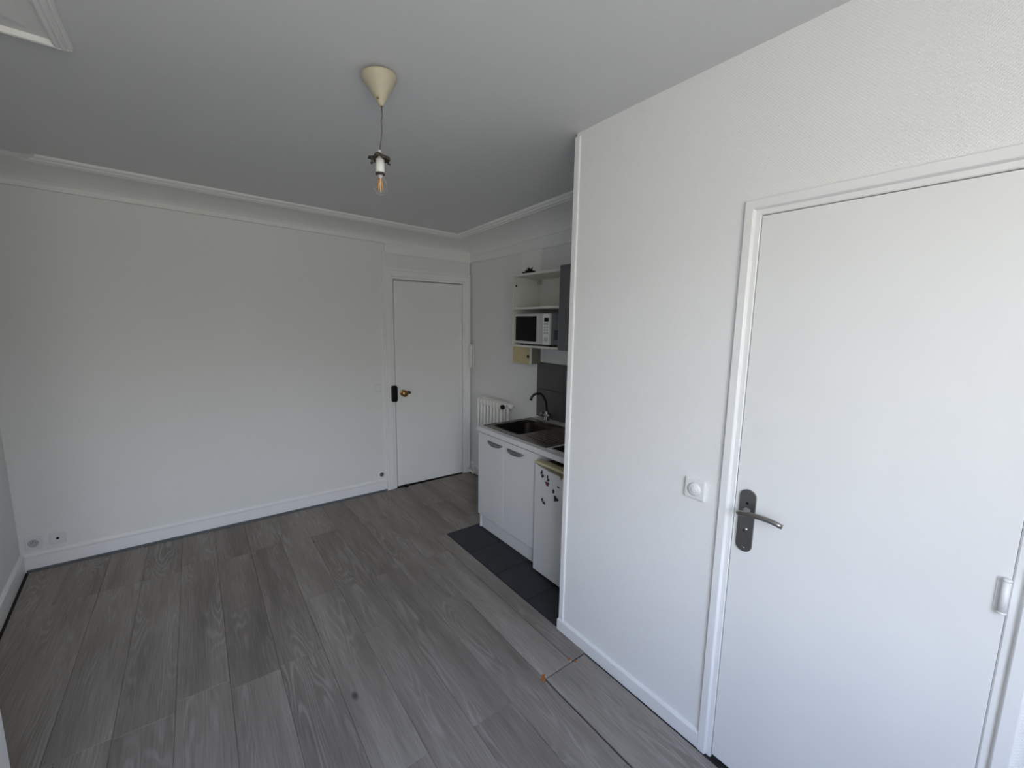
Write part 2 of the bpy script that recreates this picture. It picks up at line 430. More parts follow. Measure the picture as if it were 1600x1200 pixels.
bead = [(.296, -.02), (.300, .022), (.306, .029), (.314, .031), (.322, .027), (.326, .024), (.336, .027), (.346, .025), (.351, .018), (.356, .015), (.362, .018), (.370, .016), (.376, .009), (.380, -.02)]
bead_b = [(.318 + (n - .296) * .74, d) for n, d in bead]
cove_b = [(n if n < .04 else n * 1.06, d) for n, d in cove] + [(.322, -.02), (-.01, -.02)]
cpath = [(xl(.3), REAR, .8), (xl(.3), BY0, .8), (BX, BY0, .8), (BX, BY1, .8), (xl(BY1), BY1, .8)]
bm = sweep(nb(), cpath, cove_b, cz); sweep(bm, cpath, bead_b, cz); struct('trim_1', bm, MPL)
bm = sweep(nb(), [(L, D), (K, D), (K, YP)], cove_only, cz)
sweep(bm, [(L, D), (K, D), (K, YP)], bead, cz, m0=Vector((1, -1)))
struct('trim_7', bm, MPL)
# flat band under the cornice, over the entry door and along the kitchen wall
zb = lambda x, y: 2.312
struct('trim_2', sweep(nb(), [(1.482, D), (K, D), (K, YP)], [(-.01, 0), (.012, 0), (.018, -.008), (.018, -.20), (-.01, -.20)], zb, 9), MPL)
# built-out lining of the back wall up to the door surround
struct('trim_3', box(nb(), 1.463, 1.482, D - .018, D + .01, 2.180, 2.330, .004), MPL)

# baseboards
bb = [(-.005, 0), (.012, 0), (.012, -.098), (.016, -.104), (.016, -.116), (.010, -.126), (.004, -.130), (-.005, -.130)]
z0f = lambda x, y: -.004
struct('baseboard_back', sweep(nb(), [(L, D), (1.451, D)], bb, z0f, 9), MGLOSS)
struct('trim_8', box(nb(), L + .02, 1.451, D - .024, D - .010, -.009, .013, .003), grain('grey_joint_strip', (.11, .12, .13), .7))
struct('baseboard_left', sweep(nb(), [(xl(BY1 + .02), BY1 + .02), (xl(D - .016), D - .016)], bb, z0f, 9), MGLOSS)
struct('baseboard_chimney', sweep(nb(), [(BX, BY0), (BX, BY1), (xl(BY1), BY1)], [(-.005, 0), (.010, 0), (.010, -.10), (.006, -.11), (-.005, -.11)], z0f, 9), MGLOSS)
struct('baseboard_kitchen', sweep(nb(), [(K, D - .03), (K, 2.86)], bb, z0f, 9), MGLOSS)
bbr = [(-.005, 0), (.013, 0), (.013, -.062), (.009, -.069), (-.005, -.069)]
struct('baseboard_right', sweep(nb(), [(P + .035, YP), (P, YP), (P, D1 + .052)], bbr, z0f, 9), MGLOSS)
struct('baseboard_right_end', sweep(nb(), [(P, D2 - .052), (P, REAR)], bbr, z0f, 9), MGLOSS)
# corner guard on the partition edge
bm = nb()
poly_extrude(bm, [(P - .007, YP + .006, .066), (P - .007, YP - .020, .066), (P - .004, YP - .025, .066), (P + .002, YP - .025, .066), (P + .002, YP + .002, .066), (P + .035, YP + .002, .066), (P + .035, YP + .006, .066)], (0, 0, 2.485))
struct('trim_4', bm, MGLOSS)
# small rail over the radiator
struct('trim_5', box(nb(), K - .022, K + .002, 3.235, D - .02, .938, .952, .004), MPL)
# boxed casing over the wall shelf
struct('trim_6', box(nb(), K - .030, K + .002, 2.797, 3.058, 2.078, 2.312, .003), MPL)

# ------------------------------------------------------------------ bathroom door (door_1)
door1 = bpy.data.objects.new('door_1', None); COL.objects.link(door1); door1.location = (P, D1, 0); ORG[door1.name] = Vector((P, D1, 0)); door1['kind'] = 'structure'
part('door_leaf', box(nb(), P - .001, P + .039, D2 - .0002, D1 - .0015, .012, DH - .002, .0015), MDOOR, door1)
fp = [(.052, -.003), (.052, .011), (.049, .014), (.0245, .014), (.0225, .0125), (.0185, .002), (.004, .002), (.001, -.001), (.001, -.012), (.052, -.012)]   # (distance from gap, height off wall)
def frame_run(bm):
    rings = []
    for (yy, zz, sy, sz) in ((D1, -.006, 1, 0), (D1, DH, 1, 1), (D2, DH, -1, 1), (D2, -.006, -1, 0)):
        rings.append([bm.verts.new((P - h, yy + sy * t, zz + sz * t)) for t, h in fp])
    for a, b in zip(rings, rings[1:]):
        for k in range(len(fp)): bm.faces.new((a[k], a[(k + 1) % len(fp)], b[(k + 1) % len(fp)], b[k]))
    bm.faces.new(rings[0]); bm.faces.new(rings[-1][::-1]); return bm
part('door_frame', frame_run(nb()), MGLOSS, door1)
for hz in (.26, 1.05, 1.84):
    bm = tube(nb(), [(P - .011, D2 + .006, hz - .041), (P - .011, D2 + .006, hz + .041)], .0075, 12)
    for q in (-.042, .042): lathe(bm, [(.0085, -.003), (.0085, .002), (.003, .004)], (P - .011, D2 + .006, hz + q), (0, 0, 1 if q > 0 else -1), 12)
    box(bm, P - .003, P + .001, D2 + .006, D2 + .022, hz - .036, hz + .036, .001)
    part('hinge', bm, MGLOSS, door1)
# handle plate
def capsule(bm, x, yc, z0, z1, hw, th, n=10):
    pts = [(x, yc + hw * math.cos(a), z1 - hw * .9 + hw * .9 * math.sin(a)) for a in [math.pi * k / n for k in range(n + 1)]]
    pts += [(x, yc - hw * math.cos(a), z0 + hw * .9 - hw * .9 * math.sin(a)) for a in [math.pi * k / n for k in range(n + 1)]]
    poly_extrude(bm, pts, (-th, 0, 0)); 
    return bm
HY = .615
plate = part('handle_plate', capsule(nb(), P - .001, HY, .889, 1.117, .0265, .007), MPEWTER, door1, 'pewter coloured backplate')
part('handle_collar', lathe(nb(), [(.014, 0), (.014, .004), (.0095, .006), (.0095, .040), (0, .040)], (P - .008, HY, 1.040), (-1, 0, 0)), MCHROME, plate)
lv = [(P - .047, HY + .012, 1.041), (P - .050, HY + .004, 1.042), (P - .052, HY - .012, 1.045), (P - .053, HY - .035, 1.050), (P - .054, HY - .062, 1.0525), (P - .053, HY - .090, 1.0515), (P - .051, HY - .112, 1.048), (P - .049, HY - .128, 1.0435)]
part('lever', tube(nb(), lv, [.0085, .0092, .0092, .009, .0088, .0086, .0084, .008], 12), MPEWTER, plate)
part('key_cylinder', lathe(nb(), [(.0095, 0), (.0095, .004), (.0085, .006), (0, .006)], (P - .007, HY - .001, .972), (-1, 0, 0)), MCHROME, plate, 'bright chrome key cylinder')
part('keyhole', box(nb(), P - .0145, P - .012, HY - .002, HY, .966, .978), MBLACK, plate)
for q in (.903, 1.068): part('screw', lathe(nb(), [(.0048, 0), (.0048, .002), (.002, .003), (0, .003)], (P - .007, HY, q), (-1, 0, 0), 12), MBLACK if q > 1 else MPEWTER, plate)

# ------------------------------------------------------------------ entry door (door_2)
door2 = bpy.data.objects.new('door_2', None); COL.objects.link(door2); door2.location = (E1, D, 0); ORG[door2.name] = Vector((E1, D, 0)); door2['kind'] = 'structure'
bm = nb()
poly_extrude(bm, [(E1 + .004, D - .004, .012), (E2 - .003, D - .004, .006), (E2 - .003, D - .004, EH - .003), (E1 + .004, D - .004, EH - .016)], (0, .04, 0))
bmesh.ops.bevel(bm, geom=list(bm.edges), offset=.002, segments=1, affect='EDGES')
leaf = part('door_leaf', bm, MDOOR, door2)
bm = nb()   # flat stiles planted round the edge of the leaf
for a, b, c, d in ((E1 + .012, E1 + .050, .05, EH - .06), (E2 - .046, E2 - .012, .05, EH - .06)): box(bm, a, b, D - .0065, D - .003, c, d, .002)
box(bm, E1 + .05, E2 - .046, D - .0065, D - .003, EH - .062, EH - .022, .002)
part('edge_beading', bm, MDOOR, leaf)
def arch(bm, prof, sgn):
    pass
ap = [(.003, -.03), (.003, .006), (.010, .009), (.022, .009), (.028, .016), (.060, .019), (.078, .019), (.084, .026), (.098, .026), (.103, .020), (.103, -.004)]
bm = nb(); rings = []
rw = .104 / .103
for (xx, zz, sx, sz) in ((E1, -.004, -1.06, 0), (E1, EH, -1.06, 1.0), (E2, EH, .86, 1.0), (E2, -.004, .86, 0)):
    rings.append([bm.verts.new((xx + sx * t, D - h, zz + sz * t)) for t, h in ap])
for a, b in zip(rings, rings[1:]):
    for k in range(len(ap)): bm.faces.new((a[k], a[(k + 1) % len(ap)], b[(k + 1) % len(ap)], b[k]))
bm.faces.new(rings[0]); bm.faces.new(rings[-1][::-1])
part('door_frame', bm, MGLOSS, door2)
part('door_frame_cap', box(nb(), 1.452, 1.60, D - .030, D + .001, 2.184, 2.194, .003), MGLOSS, door2)
for hz in (.295, .964, 1.643):
    bm = tube(nb(), [(E2 + .002, D - .013, hz - .045), (E2 + .002, D - .013, hz + .045)], .0075, 10)
    for q in (-1, 1): lathe(bm, [(.006, 0), (.004, .006), (0, .009)], (E2 + .002, D - .013, hz + q * .045), (0, 0, q), 10)
    part('hinge', bm, MGLOSS, door2)
lock = part('rim_lock', box(nb(), 1.513, 1.567, D - .052, D - .004, .898, 1.058, .012, 3), MBLACK, door2, 'black rim lock case')
part('lock_lip', box(nb(), 1.5675, 1.572, D - .040, D - .004, .91, 1.046, .002), MBLACK, lock)
kb = part('door_knob', lathe(nb(), [(.034, 0), (.034, .004), (.028, .008), (.014, .012), (.014, .026), (.030, .034), (.036, .044), (.034, .056), (.022, .064), (0, .066)], (1.640, D - .006, .975), (0, -1, 0), 8), MBRASS, leaf, 'faceted brass knob')
part('thumb_turn', lathe(nb(), [(.016, 0), (.016, .02), (.012, .024), (.012, .036), (0, .038)], (1.698, D - .006, .977), (0, -1, 0), 12), MRUST, leaf, 'dark bronze thumb turn')

# ------------------------------------------------------------------ wall fittings
def socket_plate(bm, c, n, u, w, h, th, bev=.008):
    c = Vector(c)
    if abs(n[0]) > .5: box(bm, c.x - (th if n[0] < 0 else 0), c.x + (0 if n[0] < 0 else th), c.y - w / 2, c.y + w / 2, c.z - h / 2, c.z + h / 2, bev, 3)
    else: box(bm, c.x - w / 2, c.x + w / 2, c.y - th, c.y, c.z - h / 2, c.z + h / 2, bev, 3)
    return bm
MOUT = grain('aged_white_plastic', (0.70, 0.71, 0.71), 0.4, 0, 0.03, 20)
t = thing('power_socket', 'white square power socket low on the wall, beside the room corner', 'socket', (-.944, D, .19))
part('plate', socket_plate(nb(), (-.944, D + .001, .19), (0, -1, 0), 0, .080, .084, .014), MOUT, t)
bm = lathe(nb(), [(.0245, 0), (.0245, .004), (.021, .0045), (.020, -.002), (0, -.002)], (-.944, D - .0135, .19), (0, -1, 0), 28)
part('socket_well', bm, MGPL, t)
for q in (-.0095, .0095): part('contact_hole', lathe(nb(), [(.0028, 0), (.0028, .003), (0, .003)], (-.944 + q, D - .0105, .19), (0, -1, 0), 10), MBLACK, t)
part('earth_pin', tube(nb(), [(-.944, D - .010, .202), (-.944, D - .026, .202)], .0028, 8), MCHROME, t)
t = thing('aerial_socket', 'white square television socket with one black hole', 'socket', (-.834, D, .19))
part('plate', socket_plate(nb(), (-.834, D + .001, .190), (0, -1, 0), 0, .076, .078, .012), MOUT, t)
part('aerial_port', lathe(nb(), [(.0075, 0), (.0075, .004), (.005, .004), (0, .002)], (-.832, D - .0105, .192), (0, -1, 0), 14), MBLACK, t, 'black round port')
t = thing('light_switch', 'small white light switch on the back wall, beside the black lock', 'switch', (1.392, D, 1.045))
part('plate', socket_plate(nb(), (1.392, D + .001, 1.045), (0, -1, 0), 0, .066, .078, .010, .005), MOUT, t)
part('rocker', box(nb(), 1.371, 1.413, D - .013, D - .008, 1.020, 1.070, .003), MWPL, t)
t = thing('round_socket', 'round white socket with dark centre, low beside the entry door', 'socket', (1.392, D, .174))
part('plate', lathe(nb(), [(.042, -.001), (.042, .006), (.037, .011), (.022, .012), (0, .012)], (1.392, D, .174), (0, -1, 0), 28), MWPL, t)
part('socket_well', lathe(nb(), [(.021, 0), (.021, .003), (.017, .003), (.015, .001), (0, .001)], (1.398, D - .0118, .174), (0, -1, 0), 20), grain('dark_grey_plastic', (.10, .105, .11), .5), t, 'dark grey socket face')
t = thing('dimmer_switch', 'white square dimmer switch with round dial, on the wall beside the lever handle', 'switch', (P, .808, 1.056))
part('plate', socket_plate(nb(), (P + .001, .808, 1.056), (-1, 0, 0), 0, .084, .080, .014, .007), MWPL, t)
bm = lathe(nb(), [(.026, 0), (.026, .002), (.0235, .002), (.0235, .005), (.020, .0065), (0, .0065)], (P - .0128, .808, 1.056), (-1, 0, 0), 32)
part('dial', bm, MWPL, t)
part('dial_ring', lathe(nb(), [(.013, 0), (.013, .0015), (.0105, .0022), (0, .0022)], (P - .0190, .808, 1.056), (-1, 0, 0), 24), MWPL, t)
# intercom
t = thing('intercom_handset', 'slim white intercom handset hung in the corner beside the entry door', 'intercom', (K, 3.925, 1.30))
part('cradle', box(nb(), K - .030, K + .001, 3.893, 3.955, 1.18, 1.455, .008, 2), grain('shaded_white_plastic', (.62, .62, .58), .45), t)
bm = nb(); box(bm, K - .052, K - .030, 3.900, 3.948, 1.33, 1.452, .010, 2); box(bm, K - .046, K - .031, 3.904, 3.944, 1.20, 1.335, .006, 2)
part('handset', bm, MWPL, t)

# ------------------------------------------------------------------ radiator and pipe
t = thing('radiator', 'white cast iron column radiator under the thin rail behind the sink', 'radiator', (K - .09, 3.42, 0))
ys = [3.612 - .057 * k for k in range(8)]
for y in ys:
    bm = nb()
    for x in (K - .130, K - .050):
        tube(bm, [(x, y, .16), (x, y, .19), (x, y, .88), (x, y, .905)], [.013, .0155, .0155, .013], 10)
    box(bm, K - .152, K - .028, y - .022, y + .022, .865, .925, .018, 3); box(bm, K - .152, K - .028, y - .022, y + .022, .14, .20, .018, 3); tube(bm, [(K - .09, y - .0285, .892), (K - .09, y + .0285, .892)], .016, 10); tube(bm, [(K - .09, y - .0285, .17), (K - .09, y + .0285, .17)], .016, 10)
    part('column', bm, MRAD, t)
bm = nb()
tube(bm, [(K - .09, ys[-1] - .02, .885), (K - .09, ys[-1] - .055, .885)], .016, 12); tube(bm, [(K - .09, 3.165, .90), (K - .09, 3.165, .80)], .011, 10)
part('valve', bm, MWPL, t)
part('valve_head', lathe(nb(), [(.021, 0), (.023, .01), (.023, .05), (.018, .058), (0, .060)], (K - .085, 3.160, .905), (0, -1, 0), 20), MWPL, t)
part('valve_cap', lathe(nb(), [(.021, 0), (.023, .004), (.021, .026), (0, .03)], (K - .13, 3.172, .895), (-1, 0, 0), 18), MBLACK, t, 'black valve cap')
bm = tube(nb(), [(K - .09, 3.64, .145), (K - .09, 3.73, .145), (K - .09, 3.76, .13), (K - .09, 3.76, .07), (K - .088, 3.775, .052), (K - .06, 3.90, .05), (K - .05, 3.945, .05)], .012, 10)
part('pipe', bm, MRAD, t)

# ------------------------------------------------------------------ splashback tiles (pieces of the kitchen wall)
yj = [2.836, 2.492, 2.148, 1.804, YP + .002]; zj = [.862, 1.113, 1.349]
part('grout_bed', box(nb(), K - .004, K + .001, YP + .001, 2.834, .862, 1.347), MGROUT, wall_k)
for a, b in zip(yj[1:], yj):
    for c, d in zip(zj, zj[1:]): piece('tile', MWTILE, wall_k, K - .011, K - .003, a + .002, b - .002, c + .002, d - .002, .001)

# ------------------------------------------------------------------ base cabinet, worktop, sink, tap, hob, fridge
CY0, CY1 = 2.063, 2.800
FX = 1.785
t = thing('sink_cabinet', 'white two-door kitchen base cabinet with grey bow handles', 'cabinet', (2.1, 2.43, 0))
bm = nb()
for a, b in ((CY1 - .016, CY1), (CY0, CY0 + .016)): box(bm, FX + .018, K - .02, a, b, .0, .822)
box(bm, FX + .018, K - .02, CY0 + .016, CY1 - .016, .125, .141); box(bm, K - .036, K - .02, CY0 + .016, CY1 - .016, .141, .70)
box(bm, FX + .018, FX + .10, CY0 + .016, CY1 - .016, .806, .822)
part('carcass', bm, MLAM, t)
part('plinth', box(nb(), 1.811, 1.825, CY0 + .0165, CY1 - .0165, .002, .124, .001), MLAM, t)
for a, b, h0, h1 in ((2.450, CY1 - .002, 2.462, 2.655), (CY0 + .002, 2.446, 2.205, 2.402)):
    d = part('cabinet_door', box(nb(), FX, FX + .018, a, b, .122, .813, .002, 2), MLAM, t)
    n = 12; bm = nb(); rows_ = []           # crescent bow handle: straight top edge, belly below
    hc_ = (h0 + h1) / 2; hl = (h1 - h0) / 2; th_ = 1
    for k in range(n + 1):
        s = -1 + 2 * k / n; y = hc_ + s * hl; q = max(0.0, 1 - s * s); dep = .007 + .021 * q ** .6; bel = .005 + .024 * q ** .7
        zt = .772
        rows_.append([bm.verts.new(p_) for p_ in ((FX + .001, y, zt), (FX - dep * .55, y, zt + .001), (FX - dep, y, zt - bel * .35), (FX - dep * .95, y, zt - bel * .75), (FX - dep * .7, y, zt - bel), (FX + .001, y, zt - bel * .9))])
    for a_, b_ in zip(rows_, rows_[1:]):
        for k in range(6): bm.faces.new((a_[k], a_[(k + 1) % 6], b_[(k + 1) % 6], b_[k])).smooth = True
    bm.faces.new(rows_[0]); bm.faces.new(rows_[-1][::-1])
    part('handle', bm, MHAND, d, 'grey crescent bow handle')
# worktop with a cut-out for the basin
SX0, SX1, SY0, SY1 = 1.822, 2.318, 2.030, 2.775
BX0, BX1, BYa, BYb = 1.875, 2.245, 2.385, 2.725
def holed_slab(bm, x0, x1, y0, y1, z0, z1, hx0, hx1, hy0, hy1):
    xs = [x0, hx0, hx1, x1]; ysn = [y0, hy0, hy1, y1]
    v = {(i, j, k): bm.verts.new((xs[i], ysn[j], (z0, z1)[k])) for i in range(4) for j in range(4) for k in range(2)}
    for i in range(3):
        for j in range(3):
            if (i, j) == (1, 1): continue
            bm.faces.new((v[i, j, 1], v[i + 1, j, 1], v[i + 1, j + 1, 1], v[i, j + 1, 1])); bm.faces.new((v[i, j, 0], v[i, j + 1, 0], v[i + 1, j + 1, 0], v[i + 1, j, 0]))
    for i in range(3):
        for j in (0, 3): bm.faces.new((v[i, j, 0], v[i + 1, j, 0], v[i + 1, j, 1], v[i, j, 1])); bm.faces.new((v[j, i, 0], v[j, i + 1, 0], v[j, i + 1, 1], v[j, i, 1]))
    for a, b in (((1, 1), (2, 1)), ((2, 1), (2, 2)), ((2, 2), (1, 2)), ((1, 2), (1, 1))):
        bm.faces.new((v[a[0], a[1], 0], v[b[0], b[1], 0], v[b[0], b[1], 1], v[a[0], a[1], 1]))
    return bm
bm = holed_slab(nb(), 1.772, K - .0125, YP + .003, 2.806, .824, .860, BX0 - .006, BX1 + .006, BYa - .006, BYb + .006)
es = [e for e in bm.edges if all(abs(v_.co.x - 1.772) < 1e-4 for v_ in e.verts) and abs(e.verts[0].co.z - e.verts[1].co.z) < 1e-4]
bmesh.ops.bevel(bm, geom=es, offset=.004, segments=2, affect='EDGES')
solo('worktop', bm, MLAM, 'white laminate worktop running over the base cabinet and small fridge', 'worktop', (2.1, 2.2, .824))
# sink
t = thing('sink', 'stainless steel sink with dark square basin and ribbed drainer', 'sink', (2.07, 2.40, .860))
bm = holed_slab(nb(), SX0, SX1, SY0, SY1, .8605, .8665, BX0, BX1, BYa, BYb)
part('rim', bm, MINOX, t)
bm = nb(); zt, zbm = .864, .735
def rr(x0, x1, y0, y1, z, r, n=5):
    o = []
    for cx_, cy_, a0 in ((x1 - r, y1 - r, 0), (x0 + r, y1 - r, 90), (x0 + r, y0 + r, 180), (x1 - r, y0 + r, 270)):
        for k in range(n + 1):
            a = math.radians(a0 + 90 * k / n); o.append(bm.verts.new((cx_ + r * math.cos(a), cy_ + r * math.sin(a), z)))
    return o
loops = [rr(BX0 - .005, BX1 + .005, BYa - .005, BYb + .005, .8678, .05), rr(BX0 + .001, BX1 - .001, BYa + .001, BYb - .001, .866, .055), rr(BX0 + .012, BX1 - .012, BYa + .012, BYb - .012, .84, .055), rr(BX0 + .020, BX1 - .020, BYa + .020, BYb - .020, .75, .055), rr(BX0 + .045, BX1 - .045, BYa + .045, BYb - .045, .737, .04), rr(BX0 + .15, BX1 - .15, BYa + .14, BYb - .14, .733, .02)]
for a, b in zip(loops, loops[1:]):
    for k in range(len(a)): bm.faces.new((a[k], a[(k + 1) % len(a)], b[(k + 1) % len(a)], b[k])).smooth = True
bm.faces.new(loops[-1])
part('basin', bm, grain('dark_inox', (0.034, 0.029, 0.026), .42, 0.8, .25, 20), t, 'dark square basin')  # basin steel much darker than the rim
part('plug_hole', lathe(nb(), [(.030, 0), (.030, .003), (.022, .003), (.018, .001), (0, .001)], ((BX0 + BX1) / 2, (BYa + BYb) / 2, .735), (0, 0, 1), 20), MCHROME, t)
bm = nb()
for k in range(10):
    x = 1.905 + k * .038
    box(bm, x, x + .016, 2.065, 2.345, .8660, .8725, .003, 1)
o = part('drainer_ribs', bm, MINOX, t, 'ribbed drainer')
bm = nb()
for a in ((SX0, SX0 + .010, SY0, SY1), (SX1 - .010, SX1, SY0, SY1), (SX0, SX1, SY0, SY0 + .010), (SX0, SX1, SY1 - .010, SY1)): box(bm, *a, .8664, .8695, .0015, 1)
part('raised_edge', bm, MCHROME, t)
# tap
TX, TY = 2.375, 2.640
t = thing('mixer_tap', 'dark chrome swan neck mixer tap standing behind the sink', 'tap', (TX, TY, .860))
part('base', lathe(nb(), [(.026, 0), (.026, .010), (.020, .016), (.020, .060), (.016, .070), (.014, .085), (0, .086)], (TX, TY, .860), (0, 0, 1), 20), MCHROME, t)
pts = [(TX, TY, .935), (TX - .006, TY, .985), (TX - .016, TY, 1.030), (TX - .038, TY + .002, 1.070), (TX - .070, TY + .004, 1.096), (TX - .105, TY + .006, 1.103), (TX - .140, TY + .008, 1.096), (TX - .163, TY + .010, 1.076), (TX - .172, TY + .011, 1.050)]
part('spout', tube(nb(), pts, [.0105] * 8 + [.0115], 12), grain('dark_chrome', (.16, .155, .15), .25, 1.0, .1, 30), t)
for sgn in (1, -1):
    bm = tube(nb(), [(TX - .004, TY, .905), (TX - .010, TY + sgn * .030, .908)], .013, 12)
    c = Vector((TX - .012, TY + sgn * .042, .909))
    lathe(bm, [(.012, -.012), (.020, -.006), (.022, .004), (.019, .012), (0, .014)], c, (-.15, sgn, .1), 6)
    part('tap_handle', bm, MCHROME, t)
# hob
t = thing('hob', 'black electric hob let into the worktop beside the drainer', 'hob', (2.07, 1.75, .860))
part('hob_frame', box(nb(), 1.815, 2.325, 1.555, 2.005, .8605, .866, .003, 2), grain('white_hob_enamel', (.72, .72, .71), .3), t, 'white enamel tray')
part('glass', box(nb(), 1.842, 2.300, 1.575, 1.982, .866, .8695, .002, 2), MGLASSBLK, t)
for (x, y, r) in ((2.18, 1.84, .075), (1.97, 1.84, .075)):
    part('hotplate', lathe(nb(), [(r, 0), (r, .006), (r - .006, .009), (0, .009)], (x, y, .869), (0, 0, 1), 28), MBLACK, t)
# fridge
FXF = 1.757
t = thing('fridge', 'small white under-counter fridge with cream top trim', 'fridge', (2.05, 1.79, 0))
part('body', box(nb(), FXF + .055, 2.36, YP + .012, 2.050, .02, .741, .006), MFRIDGE, t)
yy0, yy1 = YP + .012, 2.050
pts = [(FXF, yy0, .012), (FXF, yy1, .012)] + [(FXF, yy1 + (yy0 - yy1) * k / 16, .766 - .028 * math.sin(math.pi * k / 16) ** .6) for k in range(17)]
bm = poly_extrude(nb(), pts, (.018, 0, 0)); box(bm, FXF + .018, FXF + .050, yy0, yy1, .012, .699)
part('fridge_door', bm, MFRIDGE, t)
part('top_trim', box(nb(), FXF - .012, FXF + .050, YP + .012, 2.050, .769, .786, .005, 2), MCREAM2, t, 'cream grip strip')
part('grip_recess', box(nb(), FXF + .020, FXF + .054, YP + .014, 2.048, .700, .768), grain('shaded_cream_plastic', (.22, .20, .13), .6), t, 'cream finger recess, shade in its colour')  # trim cream darkened: shadow under the grip strip put into the colour
part('lid', box(nb(), FXF + .061, 2.36, YP + .012, 2.050, .742, .756, .004), grain('gap_shade_fridge_top', (.07, .06, .045), .6), t, 'fridge top, coloured dark as gap shade')  # dark colour stands in for the shade in the gap below the worktop
for y in (YP + .05, 2.01): part('foot', lathe(nb(), [(.018, 0), (.018, .012), (.012, .02), (0, .02)], (FXF + .09, y, -.002), (0, 0, 1), 12), MBLACK, t)
# magnets on the fridge door
MX = FXF - .003
def magnet(c, parts_, label):
    bm = nb()
    for (dy, dz, sy, sz, rot, sd) in parts_: blob(bm, (MX, c[0] + dy, c[1] + dz), (.0045, sy, sz), rot, seed=sd)
    return bm
GM = 'magnets on the fridge door'
def put_mag(c, parts_, m, label): return solo('fridge_magnet', magnet(c, parts_, label), m, label, 'magnet', (MX, c[0], c[1]), GM)
put_mag((1.978, .708), [(.005, .012, .009, .016, .35, 1), (-.006, -.010, .011, .014, .5, 2)], MDKMAG, 'slanting charcoal magnet, the highest on the white fridge door')
put_mag((1.922, .694), [(.001, .012, .005, .012, .2, 3), (-.004, -.008, .009, .011, .2, 4)], MDKMAG, 'small narrow charcoal magnet touching the red one on the fridge')
put_mag((1.926, .660), [(.0, .004, .020, .008, 0, 5), (0, -.006, .014, .010, 0, 6)], MRED, 'dark red magnet on the white fridge door')
put_mag((1.866, .629), [(0, .0, .011, .015, 0, 7)], MDKMAG, 'small oval black magnet on the white fridge door')
put_mag((1.818, .670), [(.004, .0, .012, .006, .4, 8)], MTEAL, 'tiny teal magnet on the white fridge door')
put_mag((1.842, .588), [(.006, .008, .012, .010, .2, 9), (-.004, -.002, .019, .011, 0, 10), (.006, -.010, .009, .010, 0, 11)], MDKMAG, 'largest black magnet, ragged, beneath the oval one on the fridge')
put_mag((1.960, .527), [(.010, .010, .007, .014, .2, 12), (-.006, -.006, .016, .009, .35, 13)], MDKMAG, 'bent black magnet, the lowest on the white fridge door')
put_mag((1.800, .733), [(0, .004, .008, .014, 0, 14)], MTAN, 'tan magnet just below the cream grip strip of the fridge')

# ------------------------------------------------------------------ wall shelf, microwave, grey wall cabinet
CX = 2.134
t = thing('wall_shelf_unit', 'open white wall shelf unit holding the microwave', 'shelf', (2.28, 2.55, 1.49))
YA, YB = 2.256, 2.840
bm = box(nb(), CX, K - .002, YB - .016, YB, 1.492, 2.076, .001); part('side_panel', bm, MLAMIN, t)
bm = box(nb(), CX, K - .002, YA, YA + .016, 1.492, 2.076, .001); part('side_panel', bm, MLAMIN, t)
part('top_board', box(nb(), CX, K - .002, YA + .016, YB - .016, 2.059, 2.076, .001), MLAMIN, t)
part('shelf_board', box(nb(), CX, K - .010, YA + .0165, YB - .0165, 1.796, 1.813, .001), MLAMIN, t)
part('bottom_board', box(nb(), CX, K - .002, YA + .016, YB - .016, 1.492, 1.508, .001), MLAMIN, t)
part('back_panel', box(nb(), K - .010, K - .003, YA + .016, YB - .016, 1.508, 2.059), MLAMIN, t)
bm = box(nb(), CX, CX + .004, YB - .016, YB - .001, 1.492, 2.076); bm.free()
part('hanger_bracket', box(nb(), K - .045, K - .011, YB - .046, YB - .0165, 2.015, 2.045, .004), MGPL, t, 'grey hanging bracket')
part('cam_screw', lathe(nb(), [(.0085, 0), (.0085, .003), (.006, .004), (0, .004)], (2.165, YB - .016, 1.988), (0, -1, 0), 14), MBLACK, t, 'black screw cap')
part('peg_hole', lathe(nb(), [(.004, 0), (.004, .002), (0, .002)], (2.165, YB - .016, 2.012), (0, -1, 0), 10), MGPL, t)
# grey-fronted wall cabinet
t = thing('grey_wall_cabinet', 'wall cabinet with slate grey door beside the open shelf unit', 'cabinet', (2.28, 1.89, 1.49))
part('carcass', box(nb(), CX, K - .002, YP + .004, YA - .001, 1.494, 2.074), MLAM, t)
part('cabinet_door', box(nb(), CX - .020, CX - .001, YP + .006, YA - .006, 1.492, 2.094, .002), MGREY, t)
# microwave
t = thing('microwave', 'silver microwave oven with black window inside the white wall shelf', 'microwave', (2.27, 2.60, 1.508))
MY0, MY1, MZ0, MZ1, MFX = 2.384, 2.818, 1.519, 1.760, 2.150
part('casing', box(nb(), MFX + .022, 2.415, MY0 + .003, MY1 - .003, MZ0, MZ1, .004), MMWSIDE, t, 'grey painted steel casing')
door = part('oven_door', box(nb(), MFX, MFX + .021, 2.462, MY1, MZ0 + .002, MZ1 - .001, .004, 2), MSILV, t, 'silver door')
part('window', box(nb(), MFX - .0015, MFX + .003, 2.537, MY1 - .015, MZ0 + .022, MZ1 - .020, .002), MGLASSBLK, door, 'black glass window')
part('door_handle', box(nb(), MFX - .012, MFX + .002, 2.488, 2.504, MZ0 + .014, MZ1 - .012, .004, 2), MSILV, door)
cp = part('control_panel', box(nb(), MFX, MFX + .021, MY0, 2.460, MZ0 + .002, MZ1 - .001, .004, 2), MWPL, t, 'white control panel')
part('display', box(nb(), MFX - .0015, MFX + .002, MY0 + .014, 2.447, MZ1 - .063, MZ1 - .033, .001), MGLASSBLK, cp, 'black display')
